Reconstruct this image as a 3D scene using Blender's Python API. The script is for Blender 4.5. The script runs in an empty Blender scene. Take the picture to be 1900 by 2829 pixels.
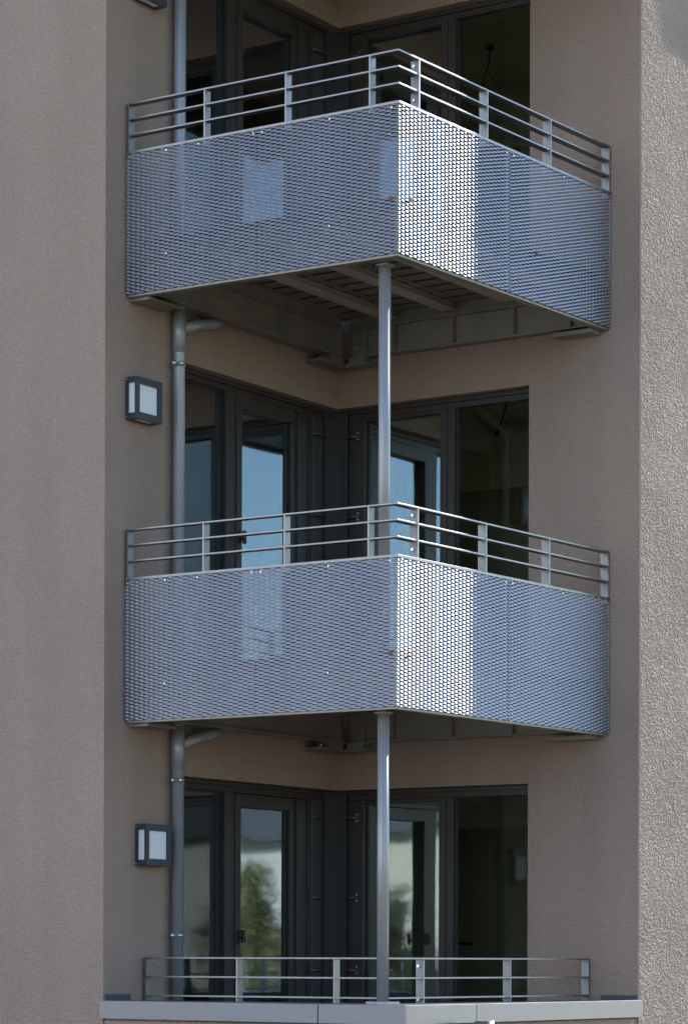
import bpy, bmesh, math, random
import numpy as np
from mathutils import Vector, Matrix
random.seed(7)
C = bpy.context.scene
col = C.collection
R = math.radians
# building coordinates (u along the right notch wall, v along the left notch wall, z up) -> world (u, -v, z)
def W(u, v, z): return Vector((u, -v, z))

# ---------------------------------------------------------------- camera
F_PX, CY = 7699.813, 2649.152
camd = bpy.data.cameras.new('camera'); cam = bpy.data.objects.new('camera', camd); col.objects.link(cam)
c_r = Vector((0.83799976, 0.54566259, 0.00295617)); c_u = Vector((-0.00226882, -0.00193322, 0.99999556)); c_f = Vector((-0.54566588, 0.83800275, 0.00038203))
M = Matrix.Identity(4)
for i in range(3):
    M[i][0] = c_r[i]; M[i][1] = c_u[i]; M[i][2] = -c_f[i]
M[0][3], M[1][3], M[2][3] = 11.6071, -17.7166, -1.6187
cam.matrix_world = M
camd.sensor_fit = 'HORIZONTAL'; camd.sensor_width = 36.0; camd.lens = F_PX / 1900 * 36
camd.shift_y = (CY - 1414.5) / 1900; camd.clip_start = 0.1; camd.clip_end = 4000
C.camera = cam

# ---------------------------------------------------------------- sky and sun
SUN_EL = R(31)
sun_from = Vector((0.188, 1.0, 0)).normalized()          # the side the sun stands on (behind the building, to the right)
SUN_DIR = Vector((sun_from.x * math.cos(SUN_EL), sun_from.y * math.cos(SUN_EL), math.sin(SUN_EL)))
w = bpy.data.worlds.new('World'); C.world = w; w.use_nodes = True
nt = w.node_tree; bg = nt.nodes['Background']
sky = nt.nodes.new('ShaderNodeTexSky'); sky.sky_type = 'NISHITA'; sky.sun_disc = False
sky.sun_elevation = SUN_EL; sky.sun_rotation = math.atan2(sun_from.x, sun_from.y)
sky.air_density = 1.0; sky.dust_density = 0.15; sky.ozone_density = 2.0
nt.links.new(sky.outputs[0], bg.inputs[0]); bg.inputs[1].default_value = 0.15
sd = bpy.data.lights.new('sun', 'SUN'); sd.energy = 4.1; sd.angle = R(0.5); sd.color = (1.0, 0.94, 0.86)
so = bpy.data.objects.new('sun', sd); col.objects.link(so); so.location = (5, 20, 25)
so.rotation_euler = SUN_DIR.to_track_quat('Z', 'Y').to_euler()
C.view_settings.view_transform = 'Standard'; C.view_settings.look = 'None'; C.view_settings.gamma = 1.0
C.view_settings.exposure = 1.36
C.cycles.max_bounces = 12; C.cycles.transparent_max_bounces = 16; C.cycles.glossy_bounces = 8

# ---------------------------------------------------------------- materials
def newmat(name):
    m = bpy.data.materials.new(name); m.use_nodes = True
    return m, m.node_tree, m.node_tree.nodes['Principled BSDF']
def principled(name, colr, rough=0.5, metal=0.0, var=0.0, vscale=3.0, bump=0.0, bscale=50.0, bdist=0.002, rvar=0.0, spec=0.5, streak=False):
    m, t, b = newmat(name)
    b.inputs['Base Color'].default_value = (*colr, 1); b.inputs['Roughness'].default_value = rough
    b.inputs['Metallic'].default_value = metal; b.inputs['Specular IOR Level'].default_value = spec
    tc = t.nodes.new('ShaderNodeTexCoord')
    if var or rvar:
        mp = t.nodes.new('ShaderNodeMapping'); t.links.new(tc.outputs['Object'], mp.inputs[0])
        if streak: mp.inputs['Scale'].default_value = (1, 1, 0.12)
        n = t.nodes.new('ShaderNodeTexNoise'); n.inputs['Scale'].default_value = vscale; n.inputs['Detail'].default_value = 6
        t.links.new(mp.outputs[0], n.inputs['Vector'])
        if var:
            r = t.nodes.new('ShaderNodeMapRange'); r.inputs[1].default_value = 0.25; r.inputs[2].default_value = 0.75
            r.inputs[3].default_value = 1 - var; r.inputs[4].default_value = 1 + var
            t.links.new(n.outputs['Fac'], r.inputs[0])
            mx = t.nodes.new('ShaderNodeVectorMath'); mx.operation = 'SCALE'; mx.inputs[0].default_value = colr
            t.links.new(r.outputs[0], mx.inputs['Scale']); t.links.new(mx.outputs[0], b.inputs['Base Color'])
        if rvar:
            r = t.nodes.new('ShaderNodeMapRange'); r.inputs[1].default_value = 0.25; r.inputs[2].default_value = 0.75
            r.inputs[3].default_value = rough - rvar; r.inputs[4].default_value = rough + rvar
            t.links.new(n.outputs['Fac'], r.inputs[0]); t.links.new(r.outputs[0], b.inputs['Roughness'])
    if bump:
        n2 = t.nodes.new('ShaderNodeTexNoise'); n2.inputs['Scale'].default_value = bscale; n2.inputs['Detail'].default_value = 4
        n2.inputs['Roughness'].default_value = 0.6
        t.links.new(tc.outputs['Object'], n2.inputs['Vector'])
        bp = t.nodes.new('ShaderNodeBump'); bp.inputs['Strength'].default_value = bump; bp.inputs['Distance'].default_value = bdist
        t.links.new(n2.outputs['Fac'], bp.inputs['Height']); t.links.new(bp.outputs[0], b.inputs['Normal'])
    return m
def stucco():
    m, t, b = newmat('render_plaster')
    b.inputs['Roughness'].default_value = 0.95; b.inputs['Specular IOR Level'].default_value = 0.15
    tc = t.nodes.new('ShaderNodeTexCoord')
    n = t.nodes.new('ShaderNodeTexNoise'); n.inputs['Scale'].default_value = 0.9; n.inputs['Detail'].default_value = 5
    g = t.nodes.new('ShaderNodeTexNoise'); g.inputs['Scale'].default_value = 68; g.inputs['Detail'].default_value = 3
    v = t.nodes.new('ShaderNodeTexVoronoi'); v.inputs['Scale'].default_value = 75; v.feature = 'SMOOTH_F1'
    for q in (n, g, v): t.links.new(tc.outputs['Object'], q.inputs['Vector'])
    cr = t.nodes.new('ShaderNodeValToRGB'); e = cr.color_ramp.elements
    e[0].position = 0.33; e[0].color = (0.272, 0.203, 0.163, 1); e[1].position = 0.69; e[1].color = (0.318, 0.240, 0.195, 1)
    sm = t.nodes.new('ShaderNodeMapping'); sm.inputs['Scale'].default_value = (3.5, 3.5, 0.25); t.links.new(tc.outputs['Object'], sm.inputs[0])
    sn = t.nodes.new('ShaderNodeTexNoise'); sn.inputs['Scale'].default_value = 1.0; sn.inputs['Detail'].default_value = 4; t.links.new(sm.outputs[0], sn.inputs['Vector'])
    av = t.nodes.new('ShaderNodeMath'); av.operation = 'MULTIPLY_ADD'; av.inputs[1].default_value = 0.5
    hv = t.nodes.new('ShaderNodeMath'); hv.operation = 'MULTIPLY'; hv.inputs[1].default_value = 0.5
    t.links.new(sn.outputs['Fac'], hv.inputs[0]); t.links.new(n.outputs['Fac'], av.inputs[0]); t.links.new(hv.outputs[0], av.inputs[2]); t.links.new(av.outputs[0], cr.inputs[0])
    r = t.nodes.new('ShaderNodeMapRange'); r.inputs[1].default_value = 0.3; r.inputs[2].default_value = 0.7; r.inputs[3].default_value = 0.9; r.inputs[4].default_value = 1.1
    t.links.new(g.outputs['Fac'], r.inputs[0])
    mx = t.nodes.new('ShaderNodeVectorMath'); mx.operation = 'SCALE'
    t.links.new(cr.outputs[0], mx.inputs[0]); t.links.new(r.outputs[0], mx.inputs['Scale']); t.links.new(mx.outputs[0], b.inputs['Base Color'])
    ad = t.nodes.new('ShaderNodeMath'); ad.operation = 'SUBTRACT'
    t.links.new(g.outputs['Fac'], ad.inputs[0]); t.links.new(v.outputs['Distance'], ad.inputs[1])
    bp = t.nodes.new('ShaderNodeBump'); bp.inputs['Strength'].default_value = 1.0; bp.inputs['Distance'].default_value = 0.0055
    t.links.new(ad.outputs[0], bp.inputs['Height']); t.links.new(bp.outputs[0], b.inputs['Normal'])
    return m
def glassmat(name, tint, k, base):
    m = bpy.data.materials.new(name); m.use_nodes = True; t = m.node_tree
    t.nodes.remove(t.nodes['Principled BSDF']); out = t.nodes['Material Output']
    tr = t.nodes.new('ShaderNodeBsdfTransparent'); tr.inputs[0].default_value = (*tint, 1)
    gl = t.nodes.new('ShaderNodeBsdfGlossy'); gl.inputs['Roughness'].default_value = 0.022; gl.inputs[0].default_value = (0.86, 0.94, 1, 1)
    fr = t.nodes.new('ShaderNodeFresnel'); fr.inputs[0].default_value = 1.52
    ma = t.nodes.new('ShaderNodeMath'); ma.operation = 'MULTIPLY_ADD'; ma.inputs[1].default_value = k; ma.inputs[2].default_value = base; ma.use_clamp = True
    mx = t.nodes.new('ShaderNodeMixShader')
    t.links.new(fr.outputs[0], ma.inputs[0]); t.links.new(ma.outputs[0], mx.inputs[0])
    t.links.new(tr.outputs[0], mx.inputs[1]); t.links.new(gl.outputs[0], mx.inputs[2]); t.links.new(mx.outputs[0], out.inputs[0])
    # faint waviness of double glazing
    tc = t.nodes.new('ShaderNodeTexCoord'); n = t.nodes.new('ShaderNodeTexNoise'); n.inputs['Scale'].default_value = 1.3; n.inputs['Detail'].default_value = 1
    t.links.new(tc.outputs['Object'], n.inputs['Vector'])
    bp = t.nodes.new('ShaderNodeBump'); bp.inputs['Strength'].default_value = 1.0; bp.inputs['Distance'].default_value = 0.0022
    t.links.new(n.outputs['Fac'], bp.inputs['Height']); t.links.new(bp.outputs[0], gl.inputs['Normal'])
    return m
m_wall = stucco()
m_inner = principled('interior_plaster', (0.82, 0.78, 0.66), 0.9, var=0.05)
m_floor = principled('interior_floor', (0.38, 0.30, 0.22), 0.5, var=0.15, vscale=2)
m_frame = principled('anthracite_frame', (0.042, 0.035, 0.031), 0.40, var=0.08, vscale=4, spec=0.35)
m_clad = principled('bronze_cladding', (0.065, 0.063, 0.063), 0.33, metal=0.25, var=0.1, vscale=2.5, streak=True)
m_black = principled('black_gasket_and_shade', (0.008, 0.009, 0.01), 0.5)
m_galv = principled('galvanised_steel', (0.24, 0.242, 0.245), 0.44, metal=0.85, var=0.12, vscale=9, rvar=0.08)
m_mesh = principled('expanded_aluminium', (0.43, 0.405, 0.40), 0.43, metal=0.82, var=0.05, vscale=2.2, streak=True, rvar=0.03)
m_beam = principled('galvanised_beam', (0.25, 0.23, 0.20), 0.55, metal=0.55, var=0.16, vscale=5, rvar=0.08)
m_plank = principled('plank_underside', (0.17, 0.155, 0.135), 0.6, metal=0.2, var=0.12)
m_joist = principled('joist_steel', (0.42, 0.375, 0.32), 0.6, metal=0.4, var=0.12, vscale=5)
m_col = principled('painted_column', (0.30, 0.29, 0.285), 0.42, metal=0.35, var=0.10, vscale=5, streak=True, rvar=0.06)
m_pipe = principled('zinc_pipe', (0.29, 0.31, 0.335), 0.42, metal=0.35, var=0.10, vscale=4, streak=True)
m_fascia = principled('fascia_sheet', (0.19, 0.19, 0.20), 0.42, metal=0.6, var=0.10, vscale=5, rvar=0.08, bump=0.35, bscale=6, bdist=0.004)
m_lampb = principled('lamp_body', (0.028, 0.036, 0.046), 0.4)
m_frost = principled('frosted_glass', (0.70, 0.74, 0.76), 0.35, spec=0.4)
m_flash = principled('dark_membrane', (0.05, 0.06, 0.075), 0.6, var=0.1)
m_bolt = principled('zinc_bolt', (0.75, 0.76, 0.78), 0.25, metal=0.9)
m_glass = glassmat('window_glass', (0.86, 0.89, 0.82), 2.3, 0.20)
m_glass2 = glassmat('clear_window_glass', (0.88, 0.88, 0.80), 0.75, 0.0)
m_leaf = principled('dry_leaf', (0.22, 0.09, 0.035), 0.8)
m_doorw = principled('door_paint', (0.34, 0.32, 0.25), 0.6)
m_grass = principled('grass', (0.05, 0.10, 0.025), 0.9, var=0.4, vscale=0.4)
m_fol = principled('foliage', (0.09, 0.115, 0.05), 0.7, var=0.4, vscale=0.8)
m_folg = principled('foliage_light', (0.26, 0.28, 0.10), 0.7, var=0.35, vscale=0.8)
m_bark = principled('bark', (0.10, 0.075, 0.055), 0.9, var=0.2)
m_white = principled('white_render', (0.82, 0.81, 0.78), 0.9, var=0.04)
m_pale = principled('pale_blue_render', (0.76, 0.82, 0.93), 0.9, var=0.04)
m_cream = principled('cream_render', (0.76, 0.73, 0.60), 0.9, var=0.04)
m_roof = principled('roof_tile', (0.13, 0.14, 0.15), 0.8, var=0.2)
m_asph = principled('asphalt', (0.06, 0.06, 0.065), 0.9, var=0.15)
m_pave = principled('dark_paving', (0.17, 0.125, 0.09), 0.9, var=0.15, vscale=0.6)
m_concrete = principled('terrace_paving', (0.17, 0.155, 0.135), 0.85, var=0.12)

# ---------------------------------------------------------------- object helpers
def tag(o, label=None, cat=None, group=None, kind=None):
    if label: o['label'] = label
    if cat: o['category'] = cat
    if group: o['group'] = group
    if kind: o['kind'] = kind
    return o
ORG = {}
def thing(name, loc, label, cat, group=None):
    o = bpy.data.objects.new(name, None); col.objects.link(o); o.location = loc; ORG[o.name] = Vector(loc)
    o.empty_display_size = 0.2
    return tag(o, label, cat, group)
class MB:
    def __init__(s): s.bm = bmesh.new(); s.smooth = False
    def prism(s, pts, z0, z1):
        a = [s.bm.verts.new(W(u, v, z0)) for u, v in pts]; b = [s.bm.verts.new(W(u, v, z1)) for u, v in pts]
        n = len(pts); s.bm.faces.new(a[::-1]); s.bm.faces.new(b)
        for i in range(n): s.bm.faces.new((a[i], a[(i+1) % n], b[(i+1) % n], b[i]))
        return s
    def box(s, u0, u1, v0, v1, z0, z1): return s.prism([(u0, v0), (u1, v0), (u1, v1), (u0, v1)], z0, z1)
    def wbox(s, fr, s0, s1, o0, o1, z0, z1):
        return s.prism([fr(s0, o0), fr(s1, o0), fr(s1, o1), fr(s0, o1)], z0, z1)
    def tube(s, path, r, n=20, cap=True):
        pts = [W(*p) for p in path]; rs = r if isinstance(r, (list, tuple)) else [r]*len(pts)
        rings = []; prev = None
        for i, p in enumerate(pts):
            d = (pts[min(i+1, len(pts)-1)] - pts[max(i-1, 0)]).normalized()
            if prev is None: a = d.orthogonal().normalized()
            else: a = (prev - d*prev.dot(d)).normalized()
            prev = a; b = d.cross(a)
            rings.append([s.bm.verts.new(p + (a*math.cos(2*math.pi*k/n) + b*math.sin(2*math.pi*k/n))*rs[i]) for k in range(n)])
        for A, B in zip(rings, rings[1:]):
            for k in range(n):
                f = s.bm.faces.new((A[k], A[(k+1) % n], B[(k+1) % n], B[k])); f.smooth = True
        if cap: s.bm.faces.new(rings[0][::-1]); s.bm.faces.new(rings[-1])
        return s
    def quad(s, *p): s.bm.faces.new([s.bm.verts.new(W(*q)) for q in p]); return s
    def build(s, name, mat, parent=None, label=None, bevel=0.0):
        org = Vector((0, 0, 0))
        if parent is not None: org = ORG[parent.name]
        bmesh.ops.recalc_face_normals(s.bm, faces=s.bm.faces)
        bmesh.ops.translate(s.bm, verts=s.bm.verts, vec=-org)
        me = bpy.data.meshes.new(name); s.bm.to_mesh(me); s.bm.free()
        o = bpy.data.objects.new(name, me); col.objects.link(o); me.materials.append(mat)
        ORG[o.name] = org
        if parent is not None: o.parent = parent
        if label: o['label'] = label
        if bevel:
            b = o.modifiers.new('bevel', 'BEVEL'); b.width = bevel; b.segments = 2; b.limit_method = 'ANGLE'; b.angle_limit = R(50)
        return o
def solo(mb, name, mat, loc, label, cat, group=None, bevel=0.0):
    """one-mesh top-level thing with its origin at loc"""
    loc = Vector(loc); bmesh.ops.recalc_face_normals(mb.bm, faces=mb.bm.faces); bmesh.ops.translate(mb.bm, verts=mb.bm.verts, vec=-loc)
    me = bpy.data.meshes.new(name); mb.bm.to_mesh(me); mb.bm.free(); me.materials.append(mat)
    o = bpy.data.objects.new(name, me); col.objects.link(o); o.location = loc; ORG[o.name] = loc
    return tag(o, label, cat, group)
def copy_tree(o, parent=None):
    kids = [c for c in bpy.data.objects if c.parent == o]
    c = o.copy(); col.objects.link(c); ORG[c.name] = ORG.get(o.name, Vector()); c.parent = parent
    for k in kids: copy_tree(k, c)
    return c
def lift(root_child, dz):
    root_child.location.z += dz
    return root_child

# ---------------------------------------------------------------- plan of the notch
H = 2.9
I = Vector((0.0, 0.0)); LC = Vector((0.0, 2.862)); RC = Vector((2.5595, 0.0))
tL = (LC - I).normalized(); nL = Vector((tL.y, -tL.x)); tR = (RC - I).normalized(); nR = Vector((-tR.y, tR.x))
lenL = (LC - I).length; lenR = (RC - I).length
def L_(s, o): p = I + tL*s + nL*o; return (p.x, p.y)
def R_(s, o): p = I + tR*s + nR*o; return (p.x, p.y)
SL, SR = 2.01, 1.662           # ends of the corner glazing
T = 0.30
GROUND, TOP = -5.2, 9.6
FL = [-2.54, 0.36, 3.26]      # floor levels of the three storeys in view
OPEN = 2.207                  # opening height

# ground, terrace deck
def sheet(name, z, u0, u1, v0, v1, mat):
    mb = MB(); mb.quad((u0, v0, z), (u1, v0, z), (u1, v1, z), (u0, v1, z)); o = mb.build(name, mat); return tag(o, kind='structure')
sheet('ground', GROUND, -900, 900, -900, 900, m_grass)
sheet('road', GROUND + 0.004, -120, 160, 30.0, 37.0, m_asph)
sheet('bounce_pavement', GROUND + 0.008, -40, 34, -30, 29.5, m_pave)  # unseen paving, added and tinted for its warm bounce into the recess

bld = thing('apartment_building', (0, 0, GROUND), 'grey-brown rendered apartment building with a recessed balcony corner', 'building')
# facade walls
mb = MB()
iL = L_(SL, -T)
mb.prism([(LC.x, LC.y), L_(SL, 0), iL, (iL[0], LC.y - T), (-14, LC.y - T), (-14, LC.y)], GROUND, TOP)
iR = R_(SR, -T)
mb.prism([(RC.x, RC.y), (RC.x, -16), (RC.x - T, -16), (RC.x - T, iR[1]), iR, R_(SR, 0)], GROUND, TOP)
Iin = (I.x - T, I.y - T)
band = [L_(SL, 0), (I.x, I.y), R_(SR, 0), R_(SR, -T), Iin, L_(SL, -T)]
for k in range(3):
    mb.prism(band, FL[k] + OPEN, FL[k] + H - 0.03 if k < 2 else TOP)
mb.prism(band, GROUND, FL[0])
# back walls, roof
mb.box(-14, -13.7, -16, LC.y - T, GROUND, TOP); mb.box(-13.7, RC.x - T, -16, -15.7, GROUND, TOP)
wall = mb.build('wall', m_wall, bld)
# block below the terrace (its face shows under the fascia)
tp = [(0.0, 2.975), (2.50, 3.075), (2.455, 0.0), (I.x, I.y)]
MB().prism([(0.01, 2.858), (2.53, 3.09), (2.555, 0.01), (0.5, 0.6)], GROUND, -2.032).build('lower_wall', m_wall, bld)
# floors and ceilings, inner walls
inner_poly = [(-13.7, LC.y - T), (iL[0], LC.y - T), iL, Iin, iR, (RC.x - T, iR[1]), (RC.x - T, -15.7), (-13.7, -15.7)]
for k in range(4):
    z = FL[0] + k*H
    MB().prism(inner_poly, z - 0.30, z - 0.004).build('floor_slab', m_inner, bld)
for k in range(3):
    z = FL[k]
    m2 = MB(); m2.box(-4.6, -4.45, -3.15, LC.y - T - .01, z, z + H - 0.31); m2.box(-4.45, RC.x - T - .01, -3.15, -3.0, z, z + H - 0.31)
    m2.build('partition_wall', m_inner, bld)
    m3 = MB(); m3.prism([(-4.45, LC.y - T - .01), (iL[0] - .01, LC.y - T - .01), (iL[0] - .01, iL[1]), (Iin[0] - .01, Iin[1] - .01), (iR[0], iR[1] - .01), (RC.x - T - .01, iR[1] - .01), (RC.x - T - .01, -2.999), (-4.45, -2.999)], z, z + 0.006)
    m3.build('parquet', m_floor, bld)
    # inside door in the back wall
    d = MB().box(-0.74, 0.16, -2.999, -2.955, z + 0.007, z + 2.05).build('interior_door', m_doorw, bld)
    MB().tube([(-0.64, -2.955, z + 1.06), (-0.64, -2.90, z + 1.06), (-0.51, -2.90, z + 1.06)], 0.013, 8).build('door_handle', m_black, d)
# roof slab
MB().box(-13.9, RC.x - T - 0.02, -15.9, LC.y - T - 0.02, TOP + 0.003, TOP + 0.25).build('roof', m_concrete, bld)

# ---------------------------------------------------------------- corner glazing, built for the middle floor then copied
FR0, FR1 = -0.165, -0.10      # frame depth
def glazing(z0):
    out = []
    zb, zt = z0 + 0.03, z0 + OPEN
    # left wall: fixed light + door + hinge-side cladding
    f = MB()
    f.wbox(L_, 0.06, SL, FR0, FR1, zt - 0.075, zt - 0.002)                  # head
    f.wbox(L_, 0.06, SL, FR0, FR1, zb - 0.03, zb + 0.045)                   # sill
    f.wbox(L_, 1.93, SL - .002, FR0, FR1, zb + 0.045, zt - 0.075)
    f.wbox(L_, 1.204, 1.320, FR0, FR1 + .003, zb + 0.045, zt - 0.075)       # mullion
    f.wbox(L_, 0.208, 0.250, FR0, FR1, zb + 0.045, zt - 0.075)
    f.wbox(L_, 0.06, SL - .01, FR1, FR1 + 0.022, zt - 0.034, zt - 0.004)    # shutter guide lip
    f.wbox(L_, 1.324, 1.93, FR0 + .004, FR1 - 0.022, zt - 0.085, zt - 0.0755)
    f = f.build('window_frame', m_frame, bld, bevel=0.002); out.append(f)
    MB().wbox(L_, 1.320, 1.93, -0.150, -0.142, zb + 0.045, zt - 0.0855).build('pane', m_glass, f)
    MB().wbox(L_, 1.3205, 1.378, -0.141, -0.128, zb + 0.046, zt - 0.086).build('gasket', m_black, f)
    # door sash
    d = MB()
    zs0, zs1 = zb + 0.05, zt - 0.082
    d.wbox(L_, 1.135, 1.200, FR0, FR1 + 0.014, zs0, zs1); d.wbox(L_, 0.254, 0.475, FR0, FR1 - 0.006, zs0, zs1 - .0)
    d.wbox(L_, 0.292, 0.405, FR1 - 0.006, FR1 + 0.012, zs0, zs1)
    d.wbox(L_, 0.475, 1.135, FR0, FR1 + 0.014, zs1 - 0.095, zs1); d.wbox(L_, 0.475, 1.135, FR0, FR1 + 0.014, zs0, zs0 + 0.09)
    d = d.build('balcony_door', m_frame, bld, bevel=0.002); out.append(d)
    MB().wbox(L_, 0.477, 1.133, -0.150, -0.142, zs0 + 0.09, zs1 - 0.095).build('pane', m_glass, d)
    MB().wbox(L_, 0.4755, 0.508, -0.141, -0.125, zs0 + 0.091, zs1 - 0.096).build('gasket', m_black, d)
    h = MB(); h.wbox(L_, 1.153, 1.183, FR1 + 0.014, FR1 + 0.026, z0 + 1.04, z0 + 1.14); h.wbox(L_, 1.157, 1.177, FR1 + 0.026, FR1 + 0.06, z0 + 1.065, z0 + 1.085); h.wbox(L_, 1.145, 1.177, FR1 + .045, FR1 + 0.062, z0 + 1.04, z0 + 1.135)
    h.build('handle', m_black, d, bevel=0.002)
    # cladding strips into the corner
    c = MB(); c.wbox(L_, 0.075, 0.203, FR0, FR1 + 0.008, zb - .03, zt - 0.0765)
    c.wbox(L_, 0.060, 0.073, FR0, FR1 + 0.004, zb - .03, zt - 0.0765)
    out.append(c.build('jamb_cladding', m_clad, bld, bevel=0.002))
    p = MB()
    a = -0.105
    p.prism([L_(0.030, a), L_(0.030, a + .018), L_(0.012, a + .018), L_(0.012, a + .006), tuple(I + nL*(a+.006) + nR*(a+.006)),
             R_(0.006, a + .006), R_(0.006, a + .018), R_(0.030, a + .018), R_(0.030, a), R_(.030, a - .03), tuple(I + nL*(a-.03) + nR*(a-.03)), L_(.030, a - .03)], zb - .03, zt - 0.002)
    out.append(p.build('corner_post', m_clad, bld))
    # right wall: sash + fixed light
    f = MB()
    f.wbox(R_, 0.042, SR - .002, FR0, FR1, zt - 0.075, zt - 0.002); f.wbox(R_, 0.042, SR - .002, FR0, FR1, zb - 0.03, zb + 0.045)
    f.wbox(R_, 0.042, 0.075, FR0, FR1, zb + 0.045, zt - 0.075); f.wbox(R_, 0.912, 0.972, FR0, FR1 + .003, zb + 0.045, zt - 0.075)
    f.wbox(R_, 1.625, SR - .002, FR0, FR1, zb + 0.045, zt - 0.075)
    f.wbox(R_, 0.042, SR - .01, FR1, FR1 + 0.022, zt - 0.034, zt - 0.004)
    f = f.build('window_frame', m_frame, bld, bevel=0.002); out.append(f)
    MB().wbox(R_, 0.972, 1.625, -0.150, -0.142, zb + 0.045, zt - 0.0755).build('pane', m_glass2, f)
    MB().wbox(R_, 0.9725, 0.993, -0.141, -0.125, zb + 0.046, zt - 0.076).build('gasket', m_black, f)
    d = MB(); zs0, zs1 = zb + 0.05, zt - 0.078
    d.wbox(R_, 0.078, 0.186, FR0, FR1 + 0.012, zs0, zs1); d.wbox(R_, 0.853, 0.909, FR0, FR1 + 0.010, zs0, zs1)
    d.wbox(R_, 0.186, 0.853, FR0, FR1 + 0.010, zs1 - 0.022, zs1); d.wbox(R_, 0.186, 0.853, FR0, FR1 + 0.010, zs0, zs0 + 0.09)
    d = d.build('window_sash', m_frame, bld, bevel=0.002); out.append(d)
    MB().wbox(R_, 0.188, 0.851, -0.150, -0.142, zs0 + 0.09, zs1 - 0.022).build('pane', m_glass, d)
    MB().wbox(R_, 0.1865, 0.202, -0.141, -0.128, zs0 + 0.091, zs1 - 0.023).build('gasket', m_black, d)
    # hinge pins of the shutters
    for zz in (2.0, 1.39, 0.84):
        q = MB(); z = z0 + zz
        u0, v0 = L_(0.235, -0.082); u1, v1 = L_(0.09, -0.055)
        q.tube([(u0, v0, z), (u1, v1, z)], 0.013, 12); q.wbox(L_, 0.222, 0.246, FR1, -0.072, z - 0.035, z + 0.035)
        out.append(q.build('hinge_pin', m_clad, bld))
        q = MB(); u0, v0 = R_(0.055, -0.060); u1, v1 = R_(0.125, -0.080)
        q.tube([(u0, v0, z), (u1, v1, z)], 0.013, 12); q.wbox(R_, 0.118, 0.150, FR1 + .012, -0.078, z - 0.036, z + 0.036)
        q = q.build('hinge_pin', m_clad, bld); out.append(q)
        for e in (-1, 1):
            a0 = R_(0.134, -0.078); a1 = R_(0.134, -0.070)
            MB().tube([(a0[0], a0[1], z + e*.024), (a1[0], a1[1], z + e*.024)], 0.007, 8).build('screw', m_bolt, q)
    return out
mid = glazing(FL[1])
for dz in (-H, H):
    for o in mid: lift(copy_tree(o, bld), dz)

# ---------------------------------------------------------------- terrace parapet at the bottom
par = thing('parapet', (1.2, -1.6, -2.6), 'grey sheet-metal terrace parapet along the bottom of the picture', 'parapet')
zf0, zf1 = -1.900, -2.023
o0, o1, o2 = (-0.012, 2.892), (2.5635, 3.140), (2.590, -0.012)
def fas(a, b, n, t=0.018): return [a, b, (b[0] - n[0]*t, b[1] - n[1]*t), (a[0] - n[0]*t, a[1] - n[1]*t)]
def seg(a, b, f0, f1): a = Vector(a); b = Vector(b); return tuple(a + (b-a)*f0), tuple(a + (b-a)*f1)
fL = (1.876 + .012)/2.5755
for f0, f1 in ((0, fL - .0012), (fL + .0012, 1)):
    a, b = seg(o0, o1, f0, f1); MB().prism(fas(a, b, (0, 1)), zf1, zf0).build('fascia', m_fascia, par, bevel=0.003)
fR = 1 - (2.278 + .012)/3.132
o1r = (2.5635, 3.121)
for f0, f1 in ((0, fR - .0008), (fR + .0008, 1)):
    a, b = seg(o1r, o2, f0, f1); MB().prism(fas(a, b, (1, 0)), zf1, zf0).build('fascia', m_fascia, par, bevel=0.003)
MB().prism([(0.003, 2.870), (2.545, 3.117), (2.571, 0.003), (2.15, 0.03), (1.95, 2.36), (0.003, 2.36)], zf1 + .012, zf0 - 0.004).build('coping', m_fascia, par)
MB().prism([(0.003, 2.84), (2.51, 3.07), (2.54, 0.03), (2.17, 0.06), (1.97, 2.38), (0.003, 2.38)], -2.62, zf1 + .010).build('core', m_wall, par)
MB().wbox(L_, 2.583, 2.866, 0.004, 0.02, -1.9035, -1.858).build('flashing', m_flash, par)
MB().wbox(R_, 2.272, 2.562, 0.004, 0.02, -1.9035, -1.868).build('flashing', m_flash, par)
t = MB().prism([(-.05, -.05), (-.05, 2.355), (1.945, 2.355), (2.145, -.05)], -2.60, FL[0] + .002)
t.build('terrace_floor', m_concrete, bld)

# ---------------------------------------------------------------- railings
def railing(parent, us, vs, PL, PC, PR_, zt, zposts, zs, dep=0.058):
    """L-shaped railing: flat bars bent round the corner PC, flat upright posts on edge"""
    vl = lambda u: PL[1] + (PC[1] - PL[1])*(u - PL[0])/(PC[0] - PL[0])
    ur = lambda v: PR_[0] + (PC[0] - PR_[0])*(v - PR_[1])/(PC[1] - PR_[1])
    for z in zs:
        MB().prism([PL, PC, PR_, (PR_[0] - dep, PR_[1]), (PC[0] - dep, PC[1] - dep), (PL[0], PL[1] - dep)], z - 0.012, z).build('rail', m_galv, parent, bevel=0.0015)
    for uu in us:
        MB().box(uu - 0.006, uu + 0.006, vl(uu) - dep - .002, vl(uu) + 0.003, zposts, zt - 0.0125).build('post', m_galv, parent)
    for i, vv in enumerate(vs):
        q = ur(vv); p = MB().box(q - dep - .002, q + 0.003, vv - 0.006, vv + 0.006, zposts, zt - 0.0125).build('post', m_galv, parent)
        if i == 0:
            for zz in (zt - 0.055, zt - 0.275):
                MB().tube([(q - .032, vv + .006, zz), (q - .032, vv + .022, zz)], 0.010, 8).build('bolt', m_bolt, p)

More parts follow.
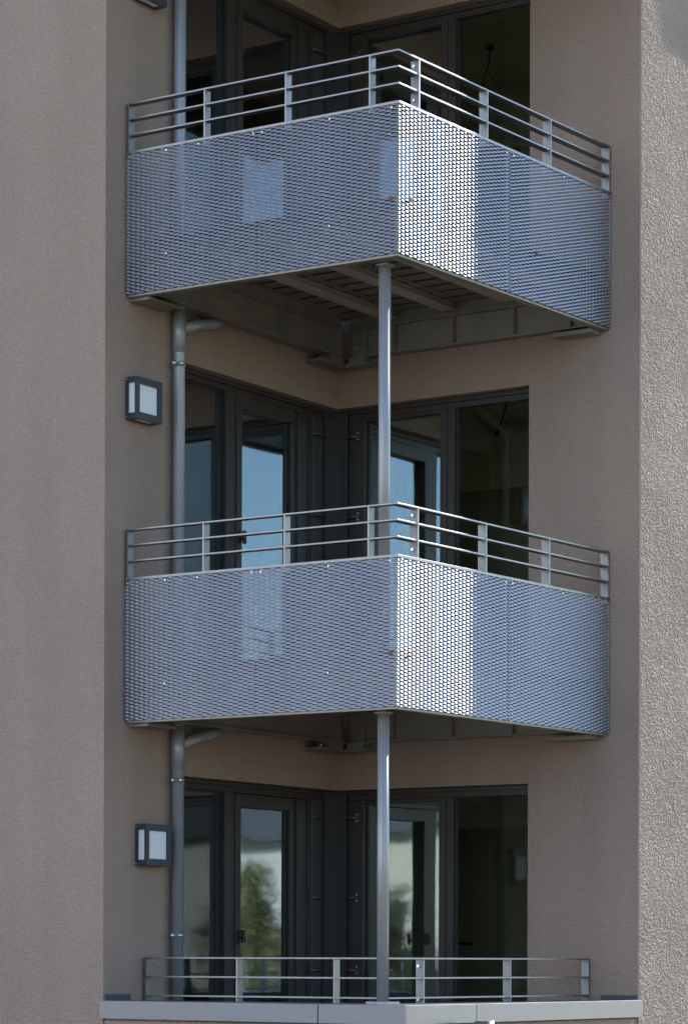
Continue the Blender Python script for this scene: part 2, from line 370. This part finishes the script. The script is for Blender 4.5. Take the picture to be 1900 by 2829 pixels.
# ---------------------------------------------------------------- one balcony at level z = 0 (middle balcony)
A, B, A2, B1, E1, E2 = 2.1803, 2.6280, 2.3273, 2.6484, 0.016, 0.006
def uR(v, d=0.0): return A2 + (A - A2)*(v - E2)/(B - E2) + d
def vL(u, d=0.0): return B1 + (B - B1)*(u - E1)/(A - E1) + d
def ring(d, e=0.0): return [(E1 + e, vL(E1) - d), (A - d, B - d), (uR(E2 + e) - d, E2 + e)]
def ringband(d0, d1, e=0.0): return ring(d0, e) + ring(d1, e)[::-1]
S_ = 0.0245
def expanded(o, t, n, length, z0, z1, hp):
    """expanded metal: staggered rows of tilted strands joined at the bonds, real openings between them"""
    bm = bmesh.new()
    rows = int(round((z1 - z0)/(S_/2))); st = (z1 - z0)/rows
    wv = WV; amp = AMP
    nseg = 8; nx = int(round(length/hp)); dx = length/nx
    for i in range(rows):
        prev = None
        for j in range(nx*nseg + 1):
            x = j*dx/nseg; ph = math.cos(math.pi*x/dx)*(-1 if i % 2 else 1)
            c = max(-1, min(1, ph*1.5)); zc = z0 + (i + .5)*st + amp*c
            tilt = TILT
            base = 0.0022*c + 0.0021*math.cos(2*math.pi*x/dx)
            ring = []
            for (dz, do) in ((wv/2, -tilt), (0.0006, 0.0007), (-wv/2, tilt)):
                ring.append(bm.verts.new(W(o[0] + t[0]*x + n[0]*(do + base), o[1] + t[1]*x + n[1]*(do + base), zc + dz)))
            if prev:
                for q in range(2):
                    f = bm.faces.new((prev[q], ring[q], ring[q+1], prev[q+1])); f.smooth = True
            prev = ring
    mb = MB(); mb.bm.free(); mb.bm = bm
    return mb
WV, AMP, TILT = 0.0119, 0.0024, 0.0026
bal = thing('balcony', (1.1, -1.4, 0.0), 'lower steel corner balcony, its expanded-metal front seen almost level', 'balcony', 'steel corner balconies')
def build_panel(o, t, n, length, hp):
    mb = expanded(o, t, n, length, 0.004, 0.955, hp)
    org = ORG[bal.name]; bmesh.ops.translate(mb.bm, verts=mb.bm.verts, vec=-org)
    me = bpy.data.meshes.new('mesh_panel'); mb.bm.to_mesh(me); mb.bm.free(); me.materials.append(m_mesh)
    ob = bpy.data.objects.new('mesh_panel', me); col.objects.link(ob); ob.parent = bal; ORG[ob.name] = org
    return ob
SEU, SEV = 1.089, 1.332
tl = (Vector((A, B)) - Vector((E1, B1))).normalized(); nl = (-tl.y, tl.x)
tr_ = (Vector((A2, E2)) - Vector((A, B))).normalized(); nr = (-tr_.y, tr_.x)
build_panel((E1 + .003, vL(E1 + .003)), tl, nl, SEU - .001 - E1 - .003, 0.0415)
build_panel((SEU + .001, vL(SEU)), tl, nl, A - SEU - .001, 0.0415)
lr = (Vector((A2, E2)) - Vector((A, B))).length
build_panel((A, B - .001), tr_, nr, (B - SEV)*lr/(B - E2) - .002, 0.0440)
build_panel((uR(SEV - .001), SEV - .001), tr_, nr, (SEV - E2)*lr/(B - E2) - .004, 0.0440)
MB().prism(ringband(-.006, .022), 0.955, 0.973).build('top_trim', m_galv, bal, bevel=0.001)
MB().box(E1, E1 + .008, vL(E1) - .012, vL(E1) + .004, 0.002, 0.955).build('edge_strip', m_galv, bal)
MB().box(A - .012, A - .002, B - .012, B - .002, 0.002, 0.955).build('edge_strip', m_galv, bal)
MB().box(uR(E2) - .012, uR(E2) + .004, E2, E2 + .007, 0.002, .955).build('edge_strip', m_galv, bal)
MB().prism([(uR(SEV - .022) - .012, SEV - .022), (uR(SEV - .022) - .007, SEV - .022), (uR(SEV + .022) - .007, SEV + .022), (uR(SEV + .022) - .012, SEV + .022)], 0.002, .95).build('edge_strip', m_galv, bal)
def rivet(p0, p1, r): MB().tube([p0, p1], r, 8).build('rivet', m_bolt, bal)
for uu in (0.05, .35, .62, 1.06, 1.13, 1.66, 2.13): rivet((uu, vL(uu), .935), (uu, vL(uu) + .009, .935), .005)
for vv in (2.56, 1.8, 1.37, 1.29, .65, .06): rivet((uR(vv), vv, .935), (uR(vv) + .009, vv, .935), .005)
for uu in (0.05, .35, 1.66): rivet((uu, vL(uu), .24), (uu, vL(uu) + .009, .24), .0045)
rivet((uR(.06), .06, .3), (uR(.06) + .009, .06, .3), .0045)
R3_ = ring(.004)
railing(bal, (E1 + .010, 0.659, 1.310, 1.959), (2.394, 1.596, 0.804, E2 + .010), R3_[0], R3_[1], R3_[2], 1.3065, 0.93, (1.3065, 1.202, 1.094))
# perimeter frame right behind the panels
MB().prism(ringband(.014, .070, .003), -0.014, 0.003).build('edge_frame', m_beam, bal)
MB().prism(ringband(.018, .026, .004), 0.003, 0.045).build('edge_frame', m_beam, bal)
# wall-side beams (channels with flanges) and stiffeners under every joist
jo = (0.565, 1.075, 1.585, 2.05)
ZJ, ZP = 0.262, 0.322
IN = B - .085
MB().box(.105, .113, 0.08, IN, 0.024, 0.225).build('wall_beam', m_beam, bal)
MB().box(.055, .160, 0.03, IN, 0.012, 0.0235).build('beam_flange', m_beam, bal)
MB().box(.060, .165, 0.19, IN, 0.2255, 0.237).build('beam_flange', m_beam, bal)
MB().box(.1135, .165, 0.20, 0.208, .024, .225).build('stiffener', m_beam, bal)
MB().box(.145, .152, 0.19, IN, .2375, ZP - .001).build('upstand', m_beam, bal)
MB().box(.17, A2 - .09, 0.060, 0.068, 0.024, 0.225).build('wall_beam', m_beam, bal)
MB().box(.1605, A2 - .09, 0.015, 0.105, 0.0125, 0.0235).build('beam_flange', m_beam, bal)
MB().box(.1655, A2 - .09, 0.015, 0.115, 0.2255, 0.237).build('beam_flange', m_beam, bal)
MB().box(.1655, A2 - .09, 0.075, 0.082, .2375, ZP - .001).build('upstand', m_beam, bal)
for uu in (0.31,) + jo: MB().box(uu - .007, uu + .007, 0.0685, 0.112, 0.024, 0.225).build('stiffener', m_beam, bal)
for uu in jo:
    end = IN if uu < 2 else IN - .0
    mb = MB(); mb.box(uu - .078, uu + .036, 0.12, end, ZJ, ZJ + .009); mb.box(uu - .004, uu + .004, 0.12, end, ZJ + .009, ZP - .002)
    j = mb.build('joist', m_joist, bal)
    if uu < 2.0:
        for k in range(13):
            vv = 0.30 + k*0.18
            MB().tube([(uu + .075, vv, ZP - .012), (uu + .075, vv, ZP - .030)], 0.007, 8).build('bolt', m_galv, j)
for k in range(13): MB().tube([(.175, .30 + k*.18, ZP - .012), (.175, .30 + k*.18, ZP - .030)], 0.007, 8).build('bolt', m_galv, bal)
for uu in (0.10,) + jo[:3]: MB().box(uu + .055, uu + .095, 0.12, IN, ZP - .012, ZP - .003).build('plank_ledge', m_beam, bal)
for k in range(14):
    v0 = 0.10 + k*0.18
    if v0 + .15 > B - .03: break
    MB().box(.120, uR(v0 + .15) - .03, v0, v0 + 0.132, ZP, ZP + .006).build('plank', m_plank, bal)
MB().prism([(.12, .09), (.12, B - .03), (A - .03, B - .03), (uR(.09) - .03, .09)], ZP + .036, ZP + .046).build('deck_gap_shade', m_black, bal)  # sheet coloured black, stands in for the shade in the plank gaps
# bearing plates on the walls
mb = MB(); mb.wbox(L_, 0.06, 0.44, 0.012, 0.15, -0.052, -0.034); mb.wbox(L_, 0.06, 0.44, 0.003, 0.012, -0.068, 0.005); mb.wbox(L_, 0.12, 0.32, 0.03, 0.14, -0.034, 0.0115)
mb.build('bearing_plate', m_beam, bal)
mb = MB(); mb.wbox(R_, 0.155, 0.36, 0.012, 0.14, -0.054, -0.036); mb.wbox(R_, 0.05, 0.36, 0.003, 0.012, -0.068, 0.005); mb.wbox(R_, 0.18, 0.32, 0.03, 0.13, -0.036, 0.012)
mb.build('bearing_plate', m_beam, bal)
mb = MB(); mb.wbox(L_, 2.25, 2.60, 0.003, 0.17, -0.036, -0.016); mb.build('bearing_plate', m_beam, bal)
mb = MB(); mb.box(1.93, 2.25, 0.006, 0.15, -0.042, -0.016); mb.build('bearing_plate', m_beam, bal)
for uu in (0.24, .275):
    for zz in (.065, .115): MB().tube([(uu, .068, zz), (uu, .082, zz)], .011, 10).build('bolt', m_bolt, bal)
for vv in (0.17, 0.14):
    for zz in (.065, .115): MB().tube([(.113, vv, zz), (.127, vv, zz)], .011, 10).build('bolt', m_bolt, bal)
MB().tube([(.09, .36, -.033), (.09, .36, 0.0)], .012, 8).build('bolt', m_bolt, bal)
top_bal = copy_tree(bal); top_bal.location.z += H
top_bal['label'] = 'upper steel corner balcony, its dark joists and deck visible from below'

# terrace railing
tr = thing('railing', (1.1, -2.3, -1.91), 'low three-bar steel railing standing on the terrace parapet', 'railing')
railing(tr, (0.030, 0.797, 1.578), (2.025, 1.010, 0.016), (0.024, 2.43), (1.985, 2.43), (2.175, 0.010), -1.605, -1.9045, (-1.605, -1.734, -1.864), dep=0.055)

# support columns
CX, CVV = 1.973, 2.46
def column(z0, z1, label):
    g = thing('support_column', (CX, -CVV, z0), label, 'column', 'round steel columns under the balcony corners')
    MB().tube([(CX, CVV, z0), (CX, CVV, z1)], 0.039, 40).build('shaft', m_col, g)
    mb = MB(); mb.box(CX - .043, CX + .043, CVV - .043, CVV + .043, z1, z1 + .012); mb.build('head_plate', m_beam, g)
    mb = MB(); mb.box(CX - .08, CX + .08, CVV - .08, CVV + .08, z0 - .0005, z0 + .012); mb.build('base_plate', m_col, g)
column(0.369, H - 0.027, 'upper round steel column between the two balconies, behind the middle railing')
column(-1.9035, -0.027, 'lower round steel column between the terrace parapet and the lower balcony')

# ---------------------------------------------------------------- downpipe
PS, PO, PR = 2.108, 0.062, 0.042
dp = thing('downpipe', L_(PS, PO)[0:1] + (-L_(PS, PO)[1], -2.54), 'long grey vertical rain downpipe left of the balcony windows', 'downpipe')
pu, pv = L_(PS, PO)
MB().tube([(pu, pv, FL[0]), (pu, pv, TOP)], PR, 32).build('pipe', m_pipe, dp)
for zc in (0.0, H):
    MB().tube([(pu, pv, zc - .30), (pu, pv, zc - .0), (pu, pv, zc - .0)][:2], PR + .0045, 32).build('coupling', m_pipe, dp)
    e0 = L_(PS - .03, PO); e1 = L_(PS - .22, PO + .01); e2 = L_(PS - .38, PO + .02); e3 = L_(PS - .45, PO + .03)
    MB().tube([(*e0, zc - .125), (*e1, zc - .065), (*e2, zc - .030), (*e3, zc - .012)], [0.040, .040, .040, .030], 24).build('branch', m_pipe, dp)
for zc in (2.516, -0.377, -1.455, 5.42):
    m = MB(); m.tube([(pu, pv, zc - .015), (pu, pv, zc + .015)], PR + .004, 32)
    cl = m.build('clamp', m_pipe, dp)
    m = MB(); a = L_(PS + .046, PO + .02); c = L_(PS + .085, PO + .015); m.tube([(*a, zc), (*c, zc)], .007, 8)
    c2 = L_(PS + .090, PO + .02); m.tube([(*c, zc - .012), (*c, zc + .012)], .011, 8); a2 = L_(PS + .05, PO + .045); m.tube([(*a2, zc - .0), (*L_(PS + .03, PO + .058), zc)], .013, 10)
    m.build('screw', m_bolt, cl)

# ---------------------------------------------------------------- wall lamps
def lamp(s0, z0, label):
    s1, z1 = s0 + .283, z0 + .286
    g = thing('wall_lamp', (L_((s0+s1)/2, 0)[0], -L_((s0+s1)/2, 0)[1], z0), label, 'wall lamp', 'square wall lamps beside the downpipe')
    d, w_ = .102, .047
    m = MB()
    m.wbox(L_, s0, s1, 0.001, 0.016, z0, z1)
    for a0, a1 in ((s0, s0 + w_), (s1 - .03, s1)):
        m.wbox(L_, a0, a1, d - .012, d, z0, z1)
    m.wbox(L_, s0 + w_, s1 - .03, d - .012, d, z0, z0 + w_); m.wbox(L_, s0 + w_, s1 - .03, d - .012, d, z1 - w_, z1)
    for e in (s0, s1 - .010):
        m.wbox(L_, e, e + .010, .016, d - .012, z0, z0 + w_*.85); m.wbox(L_, e, e + .010, .016, d - .012, z1 - w_*.85, z1)
        m.wbox(L_, e, e + .010, .016, .024, z0 + w_*.85, z1 - w_*.85); m.wbox(L_, e, e + .010, d - .022, d - .012, z0 + w_*.85, z1 - w_*.85)
    m.wbox(L_, s0 + .010, s1 - .010, .016, d - .012, z1 - .010, z1)
    m.wbox(L_, s0 + .010, s0 + w_, .016, d - .012, z0, z0 + .010); m.wbox(L_, s1 - w_, s1 - .010, .016, d - .012, z0, z0 + .010)
    m.wbox(L_, s0 + w_, s1 - w_, .016, .026, z0, z0 + .010); m.wbox(L_, s0 + w_, s1 - w_, d - .024, d - .012, z0, z0 + .010)
    bdy = m.build('lamp_body', m_lampb, g)
    m = MB(); m.wbox(L_, s0 + .013, s1 - .013, .018, d - .013, z0 + .004, z1 - .012); m.build('diffuser', m_frost, g)
    for zz in (z0 + .014, z1 - .014):
        a = L_(s1 + .0, .012); b_ = L_(s1 + .006, .012); MB().tube([(*a, zz), (*b_, zz)], .006, 8).build('screw', m_bolt, g)
lamp(2.356, 2.058, 'wall lamp left of the downpipe above the middle railing, seen from below')
lamp(2.233, -0.980, 'wall lamp nearly touching the downpipe, just above the terrace railing')
lamp(2.316, 4.937, 'wall lamp cut off by the top edge of the picture')

# ---------------------------------------------------------------- small things
def leaf(p, n, label):
    m = MB(); u0, v0, z0 = p
    t = (1, 0) if n[1] else (0, -1)
    r = [(-.014, -.006), (-.004, -.013), (.012, -.010), (.016, .004), (.003, .012), (-.010, .008)]
    bm = m.bm; vs = []
    for lay in (0, .004):
        vs.append([bm.verts.new(W(u0 + t[0]*a + n[0]*(lay + .006*abs(a)*40*.3), v0 + t[1]*a + n[1]*(lay + .006*abs(a)*40*.3), z0 + b_)) for a, b_ in r])
    bm.faces.new(vs[0][::-1]); bm.faces.new(vs[1])
    for i in range(6): bm.faces.new((vs[0][i], vs[0][(i+1) % 6], vs[1][(i+1) % 6], vs[1][i]))
    solo(m, 'dry_leaf', m_leaf, W(*p), label, 'leaf', 'dry leaves caught in the balcony mesh')
leaf((2.124, B + .008, 3.257), (0, 1), 'brown dry leaf left of the corner of the upper balcony')
leaf((uR(2.498) + .008, 2.498, 3.268), (1, 0), 'brown dry leaf just right of the corner of the upper balcony')
leaf((uR(.991) + .008, 0.991, 3.238), (1, 0), 'brown dry leaf alone in the blue mesh at the upper right')
leaf((2.129, B + .008, 0.349), (0, 1), 'brown dry leaf left of the corner of the lower balcony')
leaf((uR(2.483) + .008, 2.483, 0.350), (1, 0), 'brown dry leaf just right of the corner of the lower balcony')
m = MB(); m.tube([(2.71, 2.42, -2.35), (2.71, 2.42, -2.006)], .063, 32)
m.tube([(2.71, 2.42, -2.35), (2.71, 2.42, -2.40), (2.56, 2.42, -2.46)], .03, 16)
solo(m, 'outlet_pipe', m_galv, W(2.71, 2.42, -2.46), 'short metal pipe end cut off by the bottom edge below the parapet', 'pipe')
def pendant(u, v, ztop, label):
    m = MB()
    m.tube([(u, v, ztop), (u, v, ztop - .03)], .035, 12)
    m.tube([(u, v, ztop - .03), (u + .005, v, ztop - .12), (u - .02, v, ztop - .20), (u - .06, v + .01, ztop - .31)], .008, 6)
    m.tube([(u - .02, v, ztop - .20), (u + .03, v, ztop - .27)], .006, 6)
    m.tube([(u - .05, v + .01, ztop - .30), (u - .08, v + .01, ztop - .34)], .018, 8)
    solo(m, 'hanging_cable', m_black, W(u, v, ztop), label, 'cable', 'bare lamp cables on the room ceilings')
pendant(0.157, -2.0, FL[2] + H - .3, 'bare dark lamp cable behind the right-hand pane of the top storey')
pendant(0.43, -1.8, FL[1] + H - .3, 'bare dark lamp cable behind the right-hand pane above the middle railing')

# ---------------------------------------------------------------- the place on the camera's side of the building (seen in the panes)
def house(name, u0, u1, v0, v1, h, mat, label):
    g = thing(name, W((u0+u1)/2, (v0+v1)/2, GROUND), label, 'house')
    MB().box(u0, u1, v0, v1, GROUND, GROUND + h).build('wall', mat, g)
    m = MB(); bm = m.bm; z = GROUND + h; o = .5; vm = (v0+v1)/2
    P = [(u0-o, v0-o, z), (u1+o, v0-o, z), (u1+o, v1+o, z), (u0-o, v1+o, z), (u0-o, vm, z + 2.2), (u1+o, vm, z + 2.2)]
    V = [bm.verts.new(W(*p)) for p in P]
    for f in ((0, 1, 5, 4), (2, 3, 4, 5), (0, 4, 3), (1, 2, 5), (3, 2, 1, 0)): bm.faces.new([V[i] for i in f])
    m.build('roof', m_roof, g)
    n = max(2, int((u1-u0)/2.6))
    for k in range(n):
        for zz in (1.0, 3.9):
            if zz + 1.4 > h: continue
            c = u0 + (k + .5)*(u1-u0)/n
            f = MB().box(c - .55, c + .55, v0 - .04, v0 - .003, GROUND + zz, GROUND + zz + 1.4).build('window', m_white, g)
            MB().box(c - .45, c + .45, v0 - .05, v0 - .042, GROUND + zz + .1, GROUND + zz + 1.3).build('pane', m_black, f)
    return g
house('house', 17.0, 28.0, 44, 52, 7.0, m_cream, 'cream house mirrored in the right-hand panes of the bottom storey')
house('house', 28.6, 44.0, 42, 50, 6.7, m_white, 'white house mirrored in the glass door of the bottom storey')
def tree(u, v, h, r, mat, label, n=9000, trunk=.13, leaf_=.065, zc=.62, seed=1):
    rnd = random.Random(seed)
    g = thing('tree', W(u, v, GROUND), label, 'tree')
    m = MB(); m.tube([(u, v, GROUND), (u + .1, v, GROUND + h*.3), (u, v + .1, GROUND + h*.6), (u + .1, v, GROUND + h*.85)], [trunk, trunk*.8, trunk*.5, trunk*.15], 10)
    for k in range(9):
        a = rnd.random()*6.28; z = GROUND + h*(.3 + .06*k); q = r*(.5 + .4*rnd.random())
        m.tube([(u, v, z), (u + q*.5*math.cos(a), v + q*.5*math.sin(a), z + h*.07), (u + q*math.cos(a), v + q*math.sin(a), z + h*.12)], [trunk*.4, trunk*.25, trunk*.08], 6)
    m.build('trunk', m_bark, g)
    cl = [(rnd.gauss(0, .5), rnd.gauss(0, .5), rnd.gauss(0, .45)) for _ in range(26)]
    m = MB(); bm = m.bm; zc_ = GROUND + h*zc; rz = h*(1-zc)*.95
    for i in range(n):
        c = rnd.choice(cl); x = c[0] + rnd.gauss(0, .2); y = c[1] + rnd.gauss(0, .2); z = c[2] + rnd.gauss(0, .17)
        if x*x + y*y + z*z > 1.1: continue
        p = W(u + x*r, v + y*r, zc_ + z*rz)
        a = Vector((rnd.gauss(0, 1), rnd.gauss(0, 1), rnd.gauss(0, 1))).normalized(); b_ = a.orthogonal().normalized(); s = leaf_*(.6 + .8*rnd.random())
        c2 = a.cross(b_)
        bm.faces.new([bm.verts.new(p + b_*s), bm.verts.new(p + c2*s*.6), bm.verts.new(p - b_*s), bm.verts.new(p - c2*s*.6)])
    me = bpy.data.meshes.new('crown'); bmesh.ops.translate(bm, verts=bm.verts, vec=-ORG[g.name]); bm.to_mesh(me); bm.free(); me.materials.append(mat)
    o = bpy.data.objects.new('crown', me); col.objects.link(o); o.parent = g
    return g
tree(24.4, 33.8, 5.9, 1.3, m_folg, 'yellow-green tree mirrored in the glass door of the bottom storey', seed=3)
tree(21.4, 35.0, 5.4, 1.6, m_fol, 'low green tree mirrored in the right-hand panes of the bottom storey', seed=5)
tree(19.5, 38.5, 6.4, 2.2, m_fol, 'green tree standing before the cream house', seed=6)
block = thing('bounce_block', W(-30, 44, GROUND), 'unseen pale block across the street, added to bounce light onto the left wall', 'building')
MB().box(-62, 2, 40, 54, GROUND, GROUND + 27).build('wall', m_pale, block)  # out of view, added to brighten the left outer wall
MB().box(-62.4, 2.4, 39.6, 54.4, GROUND + 27.003, GROUND + 27.4).build('roof', m_concrete, block)
for k in range(20):
    for q in range(8):
        c = -60 + 3.15*k; zz = GROUND + 1.2 + 3.1*q
        MB().box(c, c + 1.3, 39.95, 39.997, zz, zz + 1.5).build('window', m_flash, block)
hd = MB()
rnd = random.Random(9); bm = hd.bm
for i in range(9000):
    p = W(14 + 30*rnd.random(), 37.5 + rnd.random()*1.0 + .3*(rnd.random()), GROUND + .05 + 3.0*rnd.random()*(0.93 + .07*math.sin(i)))
    a = Vector((rnd.gauss(0, 1), rnd.gauss(0, 1), rnd.gauss(0, 1))).normalized(); b_ = a.orthogonal().normalized(); c2 = a.cross(b_); s = .11 + .1*rnd.random()
    bm.faces.new([bm.verts.new(p + b_*s), bm.verts.new(p + c2*s*.6), bm.verts.new(p - b_*s), bm.verts.new(p - c2*s*.6)])
solo(hd, 'hedge', m_fol, W(29, 38, GROUND), 'clipped green hedge in front of the houses, mirrored in the bottom panes', 'hedge')
# sunny side: unseen ledge added below, outline shaped to throw the top right shadow
# roof over the balcony corner (out of the picture, mirrored in the top panes)
MB().prism([(-.02, -.02), (2.78, -.02), (2.78, 3.08), (-.02, 3.08)], 6.18, 6.36).build('roof_overhang', m_wall, bld)
MB().prism([(.003, 3.08), (2.78, 3.08), (2.78, .003), (2.64, .003), (2.64, 2.94), (.003, 2.94)], 5.72, 6.178).build('roof_edge', m_wall, bld)
aw = MB(); aw.prism([(2.5595, -1.6), (2.84, -1.6), (2.90, -1.95), (2.95, -2.3), (2.99, -2.62), (3.08, -9), (2.5595, -9)], 6.32, 6.44)  # added out of view, edge curved to fit the shadow on the wall
aw.build('shadow_ledge', m_concrete, bld)

# coarse render coat of the sunny wall, real grains so that the raking sun shades it
def grain_coat():
    d = 0.0036; v0, v1, z0, z1 = 0.0, -1.6, -2.6, 5.9
    nv = int((v0 - v1)/d) + 1; nz = int((z1 - z0)/d) + 1
    rs = np.random.RandomState(5)
    def blur(a, k):
        for ax in (0, 1):
            a = sum(np.roll(a, i, ax) for i in range(-k, k + 1))/(2*k + 1)
        return a
    a = blur(rs.rand(nz, nv), 1); a = (a - a.mean())/a.std()
    b = blur(blur(rs.rand(nz, nv), 4), 4); b = (b - b.mean())/b.std()
    e = blur(blur(rs.rand(nz, nv), 40), 40); e = (e - e.mean())/e.std()
    h = 0.0019*np.clip(a, -1.6, 2.2) + 0.0004*b + 0.0016*e
    V = np.zeros((nz, nv + 1, 3), np.float32)
    z = z0 + d*np.arange(nz); v = v0 - d*np.arange(nv)
    V[:, 1:, 0] = 2.5595 + 0.0085 + h; V[:, 1:, 1] = -(v[None, :] - 0.0005*a); V[:, 1:, 2] = z[:, None]
    V[:, 0, 0] = 2.5590; V[:, 0, 1] = -0.004 + 0.0015*a[:, 0]; V[:, 0, 2] = z
    n = nv + 1; idx = np.arange(nz*n).reshape(nz, n)
    q = np.stack([idx[:-1, :-1], idx[:-1, 1:], idx[1:, 1:], idx[1:, :-1]], -1).reshape(-1, 4).astype(np.int32)
    me = bpy.data.meshes.new('render_coat'); me.vertices.add(nz*n); me.vertices.foreach_set('co', (V.reshape(-1, 3) - np.array([0, 0, GROUND], np.float32)).ravel())
    me.loops.add(q.size); me.loops.foreach_set('vertex_index', q.ravel()); me.polygons.add(len(q))
    me.polygons.foreach_set('loop_start', np.arange(0, q.size, 4, dtype=np.int32)); me.polygons.foreach_set('loop_total', np.full(len(q), 4, np.int32))
    me.update(calc_edges=True); me.validate(); me.materials.append(m_coat)
    me.polygons.foreach_set('use_smooth', np.ones(len(q), bool))
    o = bpy.data.objects.new('render_coat', me); col.objects.link(o); o.parent = bld
m_coat = principled('sunlit_coarse_render', (0.335, 0.266, 0.222), 0.95, var=0.12, vscale=1.2, spec=0.1)  # same plaster as the walls, coloured lighter to stand in for stronger sun
grain_coat()
